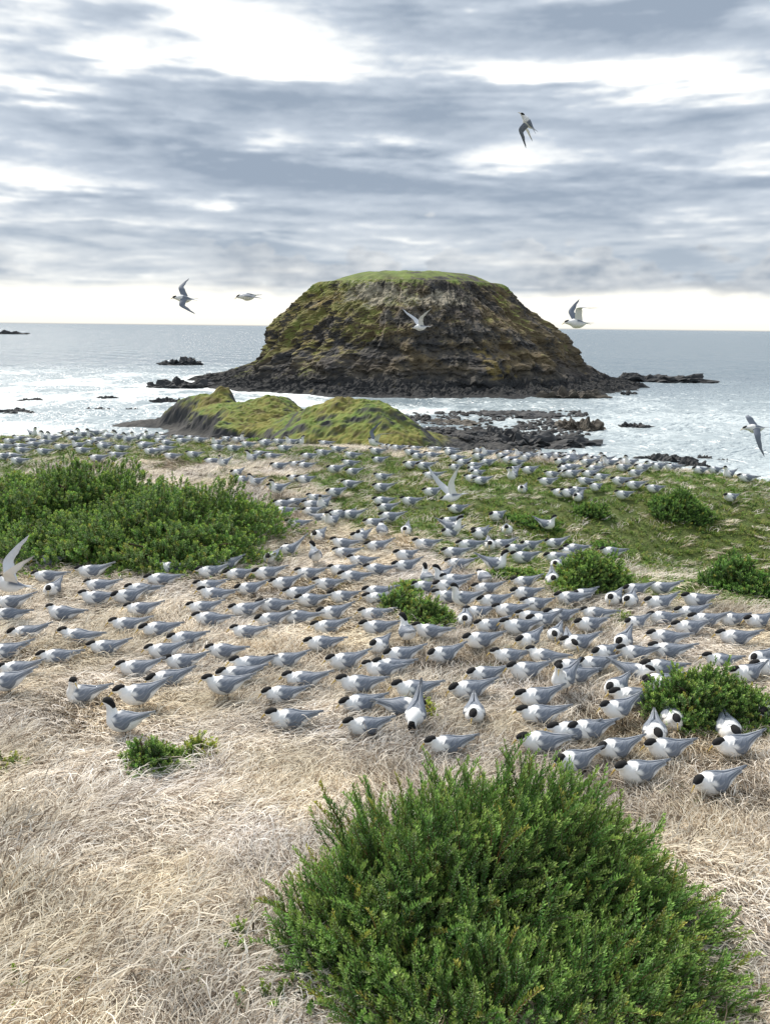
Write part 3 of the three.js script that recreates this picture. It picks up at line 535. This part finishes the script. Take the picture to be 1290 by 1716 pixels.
function birdParts(pose) {          // {head, turn, tail, lift, wings:'folded', gull}
  const ctrl = [...TORSO, ...HEADS[pose.head]], M = 44, S = 18, tNeck = 6.5 / 13, lift = pose.lift || 0, tailUp = pose.tail || 0, turn = pose.turn || 0, ox = .075;
  const deform = (p, t) => {
    if (tailUp && p.x < -.02) { const k = -.02 - p.x; p.y += tailUp * k * (1 + k * 1.2); }
    if (turn) { const a = turn * ss(tNeck - .06, tNeck + .12, t), c = Math.cos(a), s = Math.sin(a), x = p.x - ox, z = p.z; p.x = ox + x * c + z * s; p.z = -x * s + z * c; }
    p.y += lift; return p;
  };
  const frame = (t) => { const a = curve(ctrl, t), b = curve(ctrl, t + .004), c = curve(ctrl, t - .004), tx = b[0] - c[0], ty = b[1] - c[1], l = Math.hypot(tx, ty) || 1; return { x: a[0], y: a[1], ry: Math.max(a[2], .003), rz: Math.max(a[3], .003), nx: -ty / l, ny: tx / l }; };
  const surf = (t, phi, off) => { const f = frame(t), c = Math.cos(phi), s = Math.sin(phi); return deform(V(f.x + f.nx * (f.ry + off) * c, f.y + f.ny * (f.ry + off) * c, (f.rz + off) * s), t); };
  const pos = [], col = [], idx = [];
  for (let i = 0; i <= M; i++) for (let k = 0; k < S; k++) {
    const t = i / M, phi = k / S * Math.PI * 2, p = surf(t, phi, 0); pos.push(p.x, p.y, p.z);
    const back = ss(.05, .45, Math.cos(phi)) * ss(.42, .36, t) * ss(.0, .1, t), tl = ss(.16, .05, t);
    col.push(...mix3(mix3(WHITE, GREY, back), PALE, tl * .6));
  }
  for (let i = 0; i < M; i++) for (let k = 0; k < S; k++) { const a = i * S + k, b = i * S + (k + 1) % S; idx.push(a, b, a + S, b, b + S, a + S); }
  { const e = pos.length / 3, p = surf(0, 0, 0), q = surf(1, 0, 0); pos.push(p.x, p.y, p.z, q.x, q.y, q.z); col.push(...PALE, ...WHITE); for (let k = 0; k < S; k++) { idx.push(e, (k + 1) % S, k, e + 1, M * S + k, M * S + (k + 1) % S); } }
  const out = { body: geom(pos, idx, col) };
  { // black cap from bill to shaggy nape
    const p2 = [], c2 = [], i2 = [], A = 14, B = 14, t0 = pose.gull ? .8 : 8.6 / 13, t1 = 12.8 / 13;
    for (let i = 0; i <= A; i++) for (let k = 0; k <= B; k++) {
      const u = i / A, v = k / B * 2 - 1, t = lerp(t0, t1, u), half = lerp(.7, 1.72, ss(0, .4, u)) * lerp(1, .82, ss(.6, 1, u));
      const rag = (u < .12 ? (k % 2 ? .35 : -.2) : 0), edge = Math.max(Math.abs(v) ** 6, u < .02 ? 1 : 0, u > .98 ? 1 : 0);
      const shag = ss(.35, .08, u) * .006 * (1 - Math.abs(v));
      const p = surf(t - rag * .012, v * half, .0016 * (1 - edge) - .0015 * edge + shag); p2.push(p.x, p.y, p.z); c2.push(...BLACK);
    }
    for (let i = 0; i < A; i++) for (let k = 0; k < B; k++) { const a = i * (B + 1) + k; i2.push(a, a + 1, a + B + 1, a + 1, a + B + 2, a + B + 1); }
    out.cap = geom(p2, i2, c2);
  }
  { // bill: slender, drooping slightly
    const f = frame(.995), a0 = Math.atan2(-f.nx, f.ny) - .12, p3 = [], c3 = [], i3 = [], A = 6, B = 8, Lb = .062;
    for (let i = 0; i <= A; i++) for (let k = 0; k < B; k++) {
      const u = i / A, r = .0088 * (1 - u) ** .8 + .0006, ph = k / B * 6.283, ang = a0 - u * .22, bx = f.x - .008 + Math.cos(ang) * Lb * u, by = f.y - .001 + Math.sin(ang) * Lb * u;
      const p = deform(V(bx - Math.sin(ang) * r * Math.cos(ph), by + Math.cos(ang) * r * Math.cos(ph), r * .62 * Math.sin(ph)), 1); p3.push(p.x, p.y, p.z); c3.push(1, 1, 1);
    }
    for (let i = 0; i < A; i++) for (let k = 0; k < B; k++) { const a = i * B + k, b = i * B + (k + 1) % B; i3.push(a, b, a + B, b, b + B, a + B); }
    out.bill = geom(p3, i3, c3);
  }
  if (pose.wings !== 'none') for (const s of [-1, 1]) { // folded wing: coverts over the flank, primaries past the tail
    const p4 = [], c4 = [], i4 = [], A = 28, B = 18, droop = (pose.droop || 0) * 1;
    const ring = [];
    for (let i = 0; i <= A; i++) {
      const u = i / A, x = .062 - .322 * u, q = ss(-.04, -.15, x);
      let lo = 0; for (let j = 1; j < TORSO.length; j++) if (x >= TORSO[j - 1][0]) lo = j - 1;
      const a = TORSO[lo], b = TORSO[Math.min(lo + 1, TORSO.length - 1)], k = clamp((x - a[0]) / Math.max(1e-6, b[0] - a[0])), cy0 = lerp(a[1], b[1], k), ry0 = lerp(a[2], b[2], k), rz0 = lerp(a[3], b[3], k);
      const taper = ss(1.02, .45, u), cy = lerp(cy0, lerp(.100, .114, ss(.6, 1, u)), q), ry = lerp(ry0, .021 * taper + .003, q), rz = lerp(rz0, .029 * taper + .003, q);
      const f0 = table([[0, .95], [.12, .45], [.45, .12], [1, .1]], u), f1 = table([[0, 1.25], [.12, 1.72], [.3, 2.05], [.55, 1.85], [.8, 1.35], [1, .6]], u) + droop * ss(0, .4, u);
      for (let side = 0; side < 2; side++) for (let j = 0; j <= B; j++) {
        const v = side ? 1 - j / B : j / B, phi = lerp(f0, f1, v), edge = Math.sin(Math.PI * v) ** .4, step = ((v * 4.5 + u * .6) % 1) * .0042 * ss(.3, .45, u) + ((v * 3.2 + u * 5.5) % 1) * .003 * ss(.45, .3, u);
        const off = side ? -.006 * edge - .001 : .0045 * edge * ss(0, .08, u) + .004 * ss(0, .2, u) + step - .002 * ss(.1, 0, u);
        const p = deform(V(x, cy + (ry + off) * Math.cos(phi), s * (rz + off) * Math.sin(phi)), 0); p4.push(p.x, p.y, p.z);
        const fe = (v * 4.5 + u * .6) % 1, dark = ss(.5, .8, u) * .35;
        let c = mix3(GREY, [.085, .095, .115], dark * 1.6); c = mix3(c, PALE, (fe > .74 ? .85 : 0) * ss(.32, .5, u)); c = mix3(c, PALE, ((v * 3.2 + u * 5.5) % 1 > .82 ? .4 : 0) * ss(.42, .3, u)); c = mix3(c, [.62, .64, .66], ss(.86, 1, v) * ss(.3, .5, u) * .7); c = mix3(c, WHITE, ss(.13, .05, u + .05 * Math.sin(v * 9))); if (side) c = PALE;
        const mottle = 1 + .16 * N3(u * 14 + s, v * 7, 3); c4.push(c[0] * mottle, c[1] * mottle, c[2] * mottle);
      }
    }
    const R = 2 * (B + 1);
    for (let i = 0; i < A; i++) for (let k = 0; k < R; k++) { const a = i * R + k, b = i * R + (k + 1) % R; if (s > 0) i4.push(a, a + R, b, b, a + R, b + R); else i4.push(a, b, a + R, b, b + R, a + R); }
    out[s < 0 ? 'wingL' : 'wingR'] = geom(p4, i4, c4);
  }
  if (lift > .03) for (const s of [-1, 1]) {
    const leg = new THREE.CylinderGeometry(.0045, .004, lift + .03, 6).translate(.0, (lift + .03) / 2, 0), toes = [];
    for (const a of [-.5, 0, .5]) { const t = new THREE.ConeGeometry(.004, .035, 5).rotateZ(-Math.PI / 2).translate(.018, .004, 0).rotateY(a); toes.push(t); }
    const g = mergeGeometries([leg, ...toes].map((x) => { const y = x.toNonIndexed(); y.deleteAttribute('uv'); return y; })).translate(-.012 + s * .012, 0, s * .024);
    g.setAttribute('color', new THREE.Float32BufferAttribute(new Array(g.attributes.position.count * 3).fill(1), 3)); out[s < 0 ? 'legL' : 'legR'] = g;
  }
  return out;
}
function assemble(o, gull) {
  const root = new THREE.Group();
  part('body', o.body, plumage, root); if (!gull) part('cap', o.cap, capMat, root); part('bill', o.bill, gull ? gull : billMat, root);
  for (const k of ['wingL', 'wingR']) if (o[k]) part('wing', o[k], plumage, root);
  for (const k of ['legL', 'legR']) if (o[k]) part('leg', o[k], legMat, root);
  return root;
}
const POSES = {
  s: [{ head: 'rest', tail: 0, lift: -.014 }, { head: 'low', tail: .05, lift: -.014, turn: .25 }, { head: 'low', tail: -.04, lift: -.014 }, { head: 'rest', tail: -.05, lift: -.014, turn: -.3, droop: .12 }, { head: 'low', tail: .08, lift: -.014, turn: -.2 }, { head: 'low', tail: .1, lift: -.016, turn: .4, droop: .1 }, { head: 'low', tail: .14, lift: -.014 }],
  u: [{ head: 'tall', tail: .12, lift: -.01 }, { head: 'tall', tail: .2, lift: .05, turn: .5 }, { head: 'tall', tail: .1, lift: -.01, turn: -1.1 }],
  S: [{ head: 'tall', tail: .12, lift: .062, turn: -.15 }], t: [{ head: 'rest', tail: .16, lift: .055 }],
  p: [{ head: 'low', tail: .4, lift: -.012, turn: 2.4 }, { head: 'low', tail: .5, lift: -.012, turn: -2.3 }], d: [{ head: 'dip', tail: .5, lift: .02 }],
  b: [{ head: 'tall', tail: .1, lift: -.012, turn: 2.2 }],
};
const PROTO = {}; for (const k in POSES) PROTO[k] = POSES[k].map((p) => assemble(birdParts(p)));
console.log('tern prototypes');
// where each bird sits: picture tiles (origin, scale) of body feet and a pose code; facing code: none = left, f = towards the viewer, r = right, a = away
const TILES = [
  [0, 900, .2558, '100,85,p 320,218 320,322 610,290 350,405,F 660,385 640,468 840,455 930,410 1060,345 1120,262 80,500 60,580 420,568 930,540'],
  [0, 1050, .2558, '180,115 520,145 700,212 40,245 380,275 120,360 60,485,t 550,525,b 840,62 1040,90 1080,235 1220,150 1200,310 900,355 1100,425 920,580,t 820,770,S'],
  [320, 900, .2558, '650,140,p 530,195,f 830,45,f 1110,50,f 240,235 130,290 120,385 160,445 310,305 500,300 610,365 770,300 380,400 820,210,au 1000,100 1010,160 1220,115 1110,215 980,275 1060,325 890,370 1220,270 700,430 780,475 990,455 1220,425 1230,475 540,515 80,530 360,545 130,610 710,600 930,565 1200,575'],
  [320, 1050, .2558, '370,110 530,25 900,75 860,185 1220,80 220,235 620,300 1010,305 1230,200,f 390,330 310,400 230,510,t 740,435 600,525 1100,465 1250,360 1110,590 650,695 1140,745'],
  [640, 900, .2558, '450,20 640,30,f 280,105 150,180,f 570,110 470,160 700,105,F 780,100 960,105 1130,90 1210,150,f 500,235 150,250 290,330,au 390,325,fu 470,345 670,325,a 735,270,ru 920,190 870,130 1140,190 1115,340,F 1140,235,f 280,390 430,390 430,460 680,400 930,355 930,435 720,490 830,550 1000,505 1230,470 530,505,u 540,605,F 620,560 970,590 1160,585 1040,620'],
  [640, 1050, .2558, '160,150,au 310,105 700,65 890,75 640,165 960,165,f 1130,120,f 1220,180,F 400,260 120,265 60,340 830,270 1060,275 670,395 940,370 1180,470,fu 1230,340 570,500 1010,550 1030,665 210,500 130,610,r 215,690,Fd 600,650,F 430,870 1040,850 1230,780'],
  [960, 900, .2558, '10,130 250,150 60,440 580,395 400,405 260,470,f 370,480,f 150,570 560,500 580,600 760,560 800,480 100,640 400,630 860,620 1030,610 1200,620'],
  [960, 1050, .2558, '30,180 320,170,f 600,150 750,80 200,250 400,250 620,240 1060,150 130,330 10,400 570,355 390,370,r 280,480,f 380,550 290,670,t 640,690,F 960,300 1220,280 1270,350 1130,390 560,440 590,470 90,770 270,890 530,780,F 600,890 0,975 420,1050 1050,870 1010,760,F 910,1120 1265,640,f'],
  [0, 690, .2016, '280,215,ru 560,185,r 690,160,u 175,270 50,340 390,260,u 290,320 190,370 370,380 580,230 510,340,f 620,270 690,370 770,240,u 860,320 820,280 990,250,u 1130,265,fu 1010,350 970,410 820,440 1200,330 1230,220 1250,180,fu 1260,380 40,420 120,420 160,460 590,200 900,250'],
  [240, 700, .2016, '30,270 150,240 330,240 470,230 300,180 120,325 190,305 240,370 420,355 625,295 750,300 790,210 800,165,ru 710,220 870,270 580,415 670,450,fu 905,385,fu 980,350 1070,370 1130,455 1130,190 1230,200,u 1170,300 780,510,f 830,570 940,590,u 1110,640 1270,440 1265,560'],
  [400, 720, .2016, '500,130,ru 720,155 580,270 700,240 820,210 940,260 560,350 800,380 920,330 950,400 550,470 930,510 330,580,u 470,665 650,630 800,580 700,710,fu 600,740 620,690 690,800,r 770,820,fu 840,770 940,770 370,680 380,740 480,850 650,940,F 1010,940,F 1190,900,a 1120,840'],
  [600, 720, .155, '200,295 310,150 380,190 420,260 540,210 610,210 820,240 860,190 990,250 1000,310 1060,370 790,340 570,450 640,350 720,460 800,570 220,390 260,580 260,700 260,850 560,850 790,750 1060,930 980,1080 1010,1190,ru 300,920 520,1170,F 340,1030 1240,600 1240,500 1040,470 1130,420'],
  [760, 730, .155, '250,200,f 590,200 720,240,u 820,200 970,250,u 1120,210 1230,200 270,290 360,355 220,390 680,350 600,330 640,440 810,440 630,540,fu 740,650,f 250,470 300,555 1000,570 1060,490 1150,690 1200,480 1230,400 1150,350 1250,310 460,950,f 570,1100,F 290,1130,f 1000,1080,ru'],
  [940, 740, .2713, '20,70 60,80 100,95,u 190,105 50,150 20,210 60,200 270,150,u 420,145,u 400,120 160,165 200,210 170,240 60,240 150,285 210,320,f 240,260 360,285 450,310 455,235 500,200 590,195 560,160 680,140 700,155 850,215 940,205 1030,240,u 1140,265 1040,385 380,370 570,330 100,385,f 40,360 90,345'],
];
const birds = [];
for (const [ox, oy, sc, list] of TILES) for (const item of list.split(' ')) {
  const [x, y, code = ''] = item.split(','), px = ox + x * sc, py = oy + y * sc, p = onGround(px, py - 2);
  const face = /F/.test(code) ? 'F' : (code.match(/[fra]/) || [''])[0], key = (code.match(/[uStpdb]/) || ['s'])[0];
  const heading = { '': .24 + gauss() * .34, f: .95 + gauss() * .2, F: 1.45 + gauss() * .15, r: Math.PI - .3 + gauss() * .25, a: -1.25 + gauss() * .3 }[face];
  birds.push({ px, py, p, face, key, heading, d: p.distanceTo(camera.position) });
}
birds.sort((a, b) => a.d - b.d);
console.log('birds', birds.length);
// spoken places for the labels
const toPx = (v) => { const c = v.clone().applyMatrix4(camera.matrixWorldInverse); return [645 + F * c.x / -c.z, 858 - F * c.y / -c.z]; };
camera.matrixWorldInverse.copy(camera.matrixWorld).invert();
const FLAP = [[762, 838], [627, 744]];
const marks = landmarks.map((l) => ({ phrase: l.phrase, at: toPx(l.p) }));
marks.push({ phrase: 'the tern with both wings raised', at: FLAP[0] }, { phrase: 'the wing-spreading tern by the headland', at: FLAP[1] }, { phrase: 'the standing tern by the tuft', at: [208, 1225] }, { phrase: 'the grey gull', at: [170, 708] });
const SECT = {};
for (const b of birds) {
  let best = null; for (const m of marks) { const dx = b.px - m.at[0], dy = (b.py - m.at[1]) * 1.5, q = Math.hypot(dx, dy); if (!best || q < best.q) best = { m, q, dx, dy }; }
  const side = Math.abs(best.dx) > Math.abs(best.dy) ? (best.dx < 0 ? 'left of' : 'right of') : (best.dy < 0 ? 'behind' : 'in front of');
  (SECT[best.m.phrase + '|' + side] ??= []).push({ b, q: best.q, phrase: best.m.phrase, side });
}
const ORD = ['nearest', 'second nearest', 'third nearest', 'fourth nearest', 'fifth nearest', 'sixth nearest', 'seventh nearest', 'eighth nearest', 'ninth nearest', 'tenth nearest', 'eleventh nearest', 'twelfth nearest', 'thirteenth nearest', 'fourteenth nearest', 'fifteenth nearest', 'sixteenth nearest', 'seventeenth nearest', 'eighteenth nearest', 'nineteenth nearest', 'twentieth nearest', 'twenty-first nearest', 'twenty-second nearest', 'twenty-third nearest'];
const doing = { s: 'seated', u: 'upright', S: 'standing', t: 'standing', p: 'preening', d: 'bowing', b: 'seated' };
for (const k in SECT) { SECT[k].sort((a, c) => a.q - c.q); SECT[k].forEach((e, i) => { e.b.label = i < ORD.length ? `${doing[e.b.key]} black-capped tern, ${ORD[i]} bird ${e.side} ${e.phrase}` : `black-capped tern farther off in the crowd ${e.side} ${e.phrase}`; e.b.shared = i >= ORD.length ? k.replace('|', ' ') : null; }); }
const special = (px, py, label) => { let m = null; for (const b of birds) { const q = Math.hypot(b.px - px, b.py - py); if (!m || q < m.q) m = { b, q }; } m.b.label = label; m.b.shared = null; };
special(210, 1245, 'tern standing tall on black legs beside the small bright tuft');
special(141, 1184, 'lone seated tern with head turned back, left of the standing tern');
special(235, 1198, 'tern standing with neck stretched just behind the standing tern');
special(486, 1228, 'seated tern in a green patch, frontmost of the left half');
special(612, 1240, 'seated tern with rounded back, frontmost of the middle group');
special(695, 1226, 'white-breasted tern bowing head down beside the thin yellow-green tuft');
special(750, 1272, 'plump tern seated just behind the large feathery shrub’s crest');
special(1193, 1336, 'frontmost tern of all, seated alone on straw at the right');
special(1067, 1318, 'tern seated on straw second from the front at the right');
special(1123, 1226, 'tern facing the viewer with raised tail beside the bright right shrub');
const crowd = birds.slice(300), rest = birds.slice(0, 300);
for (const b of rest) {
  const set = PROTO[b.key], root = set[Math.floor(rnd() * set.length)].clone(), s = rr(.93, 1.07);
  root.position.copy(b.p).setY(groundY(b.p.x, b.p.z) + (b.key === 'S' || b.key === 't' ? .022 : .034));
  root.rotation.set(gauss() * .06, Math.PI + b.heading, -.03 + gauss() * .03, 'YXZ'); root.scale.set(s, s * 1.05, s * 1.06);
  tag(root, 'tern', b.label, 'tern', b.shared ? 'terns crowded together' : 'terns resting in the colony');
}
{ // the farthest birds as one crowd
  const flat = (o) => mergeGeometries(Object.entries(o).map(([k, g]) => { const h = g.index ? g.toNonIndexed() : g.clone(), n = h.attributes.position.count, tint = k === 'bill' ? [.62, .44, .12] : /leg/.test(k) ? [.015, .014, .013] : null; if (tint) { const c = []; for (let i = 0; i < n; i++) c.push(...tint); h.setAttribute('color', new THREE.Float32BufferAttribute(c, 3)); } return h; }));
  const kinds = { s: flat(birdParts(POSES.s[0])), u: flat(birdParts(POSES.u[0])) }, grp = new THREE.Group(), M = new THREE.Matrix4(), q = new THREE.Quaternion();
  for (let i = 0; i < 70; i++) { const px = rnd() < .5 ? rr(0, 470) : rr(640, 1080), top = table([[0, 738], [250, 734], [470, 738], [640, 750], [800, 754], [1080, 772]], px), p = hitGround(px, top + rr(0, 26)); if (p && !crowd.some((c) => c.p.distanceTo(p) < .28) && !rest.some((c) => c.p.distanceTo(p) < .28)) crowd.push({ p, key: rnd() < .22 ? 'u' : 's', heading: .33 + gauss() * .6 }); }
  for (const k of ['s', 'u']) {
    const list = crowd.filter((b) => (b.key === 'u') === (k === 'u')), m = new THREE.InstancedMesh(kinds[k], plumage, list.length);
    list.forEach((b, i) => { M.compose(V(b.p.x, groundY(b.p.x, b.p.z) + .03, b.p.z), q.setFromAxisAngle(V(0, 1, 0), Math.PI + b.heading), V(1, 1.05, 1.06)); m.setMatrixAt(i, M); });
    m.name = 'distant_terns'; m.userData.kind = 'stuff'; grp.add(m);
  }
  tag(grp, 'tern_crowd', 'farthest terns packed along the plateau’s seaward edge', 'terns', null, 'stuff');
}
// ------------------------------------------------------------------ birds with spread wings
function spreadWing(s, [a1, a2, sweep, bend = .05], pale) {        // degrees: arm lift, hand lift, hand sweep; bend: wrist forward
  const R = Math.PI / 180, sh = V(.045, .105, s * .035), wr = sh.clone().add(V(bend, .21 * Math.sin(a1 * R), s * .21 * Math.cos(a1 * R)));
  const tip = wr.clone().add(V(-.37 * Math.sin(sweep * R), .37 * Math.cos(sweep * R) * Math.sin(a2 * R), s * .37 * Math.cos(sweep * R) * Math.cos(a2 * R)));
  const path = new THREE.CatmullRomCurve3([sh, sh.clone().lerp(wr, .55).add(V(.012, .008, 0)), wr, wr.clone().lerp(tip, .5).add(V(.02, 0, 0)), tip], false, 'centripetal');
  const pos = [], col = [], idx = [], A = 26, B = 8, Rn = 2 * (B + 1);
  for (let i = 0; i <= A; i++) {
    const u = i / A, p = path.getPoint(u), ta = path.getTangent(u), ch = table([[0, .125], [.25, .118], [.42, .112], [.65, .078], [.88, .034], [1, .006]], u);
    const back = V(-1, 0, 0).addScaledVector(ta, ta.x).normalize().lerp(V(-1, 0, 0), .5).normalize(), up = ta.clone().cross(back).multiplyScalar(s).normalize().multiplyScalar(-1);
    for (let side = 0; side < 2; side++) for (let j = 0; j <= B; j++) {
      const v = side ? 1 - j / B : j / B, th = (.011 * (1 - u) + .0025) * Math.sin(Math.PI * v ** .6) * .6, scal = u > .3 ? ((u * 14) % 1) * .006 * v : 0;
      const q = p.clone().addScaledVector(back, v * ch + scal).addScaledVector(up, (side ? -th : th) + .08 * ch * Math.sin(v * Math.PI)); pos.push(q.x, q.y, q.z);
      const top = pale ? [.62, .64, .67] : mix3(GREY, [.14, .15, .17], ss(.6, 1, u) * .6), under = mix3(WHITE, [.3, .31, .32], ss(.75, 1, u) * .7 + ss(.55, 1, v) * ss(.5, .8, u) * .4);  // pale: sunlit brightness painted into the upper wing in place of grey
      col.push(...(side ? under : top));
    }
  }
  for (let i = 0; i < A; i++) for (let k = 0; k < Rn; k++) { const a = i * Rn + k, b = i * Rn + (k + 1) % Rn; if (s > 0) idx.push(a, a + Rn, b, b, a + Rn, b + Rn); else idx.push(a, b, a + Rn, b, b + Rn, a + Rn); }
  return geom(pos, idx, col);
}
function tailFork() {
  const out = []; for (const s of [-1, 1]) { const p = [], c = [], i = []; for (let k = 0; k <= 6; k++) { const t = k / 6, x = -.15 - .12 * t, z = s * (.012 + .045 * t), w = .02 * (1 - t) + .002; p.push(x, .090, z - w, x, .094, z, x, .090, z + w, x, .087, z); for (let e = 0; e < 4; e++) c.push(...PALE); if (k) for (let e = 0; e < 4; e++) { const a = (k - 1) * 4 + e, b = (k - 1) * 4 + (e + 1) % 4; i.push(a, b, a + 4, b, b + 4, a + 4); } } out.push(geom(p, i, c)); }
  return mergeGeometries(out);
}
function flyer(label, px, py, dist, [yaw, pitch, roll], wl, wr_, scale = 1, head = 'fly', group = 'terns in flight') {
  const pale = /white/.test(label);  // these birds get their lit wing tops as a painted colour
  const o = birdParts({ head, wings: 'none' }), root = new THREE.Group(), inner = [];
  part('body', o.body, plumage, root); part('cap', o.cap, capMat, root); part('bill', o.bill, billMat, root);
  part('wing', spreadWing(-1, wl, pale), plumage, root); part('wing', spreadWing(1, wr_, pale), plumage, root); part('tail', tailFork(), plumage, root);
  const R = Math.PI / 180; root.rotation.set(roll * R, yaw * R, pitch * R, 'YZX'); root.scale.setScalar(scale);
  const c = V(0, .09, 0).multiplyScalar(scale).applyEuler(root.rotation); root.position.copy(atDist(px, py, dist)).sub(c);
  return tag(root, 'flying_tern', label, 'tern', group);
}
// yaw 180 flies left; its left wing is then nearer the viewer
flyer('dark-backed tern banking over the sea, leftmost of the flyers', 308, 500, 18, [184, 4, -22], [-22, -26, 60, .0], [34, 14, 24, .08]);
flyer('pale tern gliding with lowered wings just right of the leftmost flyer', 415, 496, 17.5, [192, -6, 4], [-8, -32, 62], [14, -8, 60]);
flyer('white tern with wings raised before the dark face of the island', 704, 548, 23, [196, -4, 6], [58, 48, 46, .02], [58, 66, -34, .07], 1.06);
flyer('tern gliding right of the island, its wing held out level', 966, 541, 15, [190, 2, 10], [64, -6, 48, .02], [62, 60, 40], 1.0);
flyer('tern diving away high in the cloudy sky', 884, 204, 17.5, [188, 46, -48], [-62, -70, 72, -.03], [-66, -72, 76, -.03], .95);
flyer('tern flapping low over the water at the photo’s right edge', 1264, 717, 16, [182, -2, 6], [-50, -76, 20, .03], [55, 6, 30], .98);
flyer('tern landing among seated birds with both white wings raised', 757, 832, 14.4, [196, -10, 8], [80, 74, 40, .0], [60, 76, -14, .10], 1.02, 'fly', 'terns spreading their wings on the ground');
flyer('tern on the far edge stretching both wings before the headland', 627, 741, 19.2, [215, 14, 0], [48, 18, 30], [66, 112, 30], .98, 'rest', 'terns spreading their wings on the ground');
flyer('white tern beating its wings among terns at the photo’s left edge', 16, 978, 9.6, [205, 16, 0], [40, 66, 40], [64, 92, 30], .98, 'rest', 'terns spreading their wings on the ground');
{ // gull
  const o = birdParts({ head: 'rest', tail: .1, lift: .07, gull: true }), root = assemble(o, new THREE.MeshStandardMaterial({ color: new THREE.Color().setRGB(.3, .06, .03), roughness: .5 }));
  const p = onGround(166, 716); root.position.copy(p).setY(groundY(p.x, p.z)); root.rotation.y = .15; root.scale.setScalar(1.12);
  tag(root, 'gull', 'grey and white gull without a cap, standing facing right on the far edge', 'gull');
}
scene.traverse((o) => { if (o.isMesh) { o.castShadow = true; o.receiveShadow = true; } });
renderer.render(scene, camera);
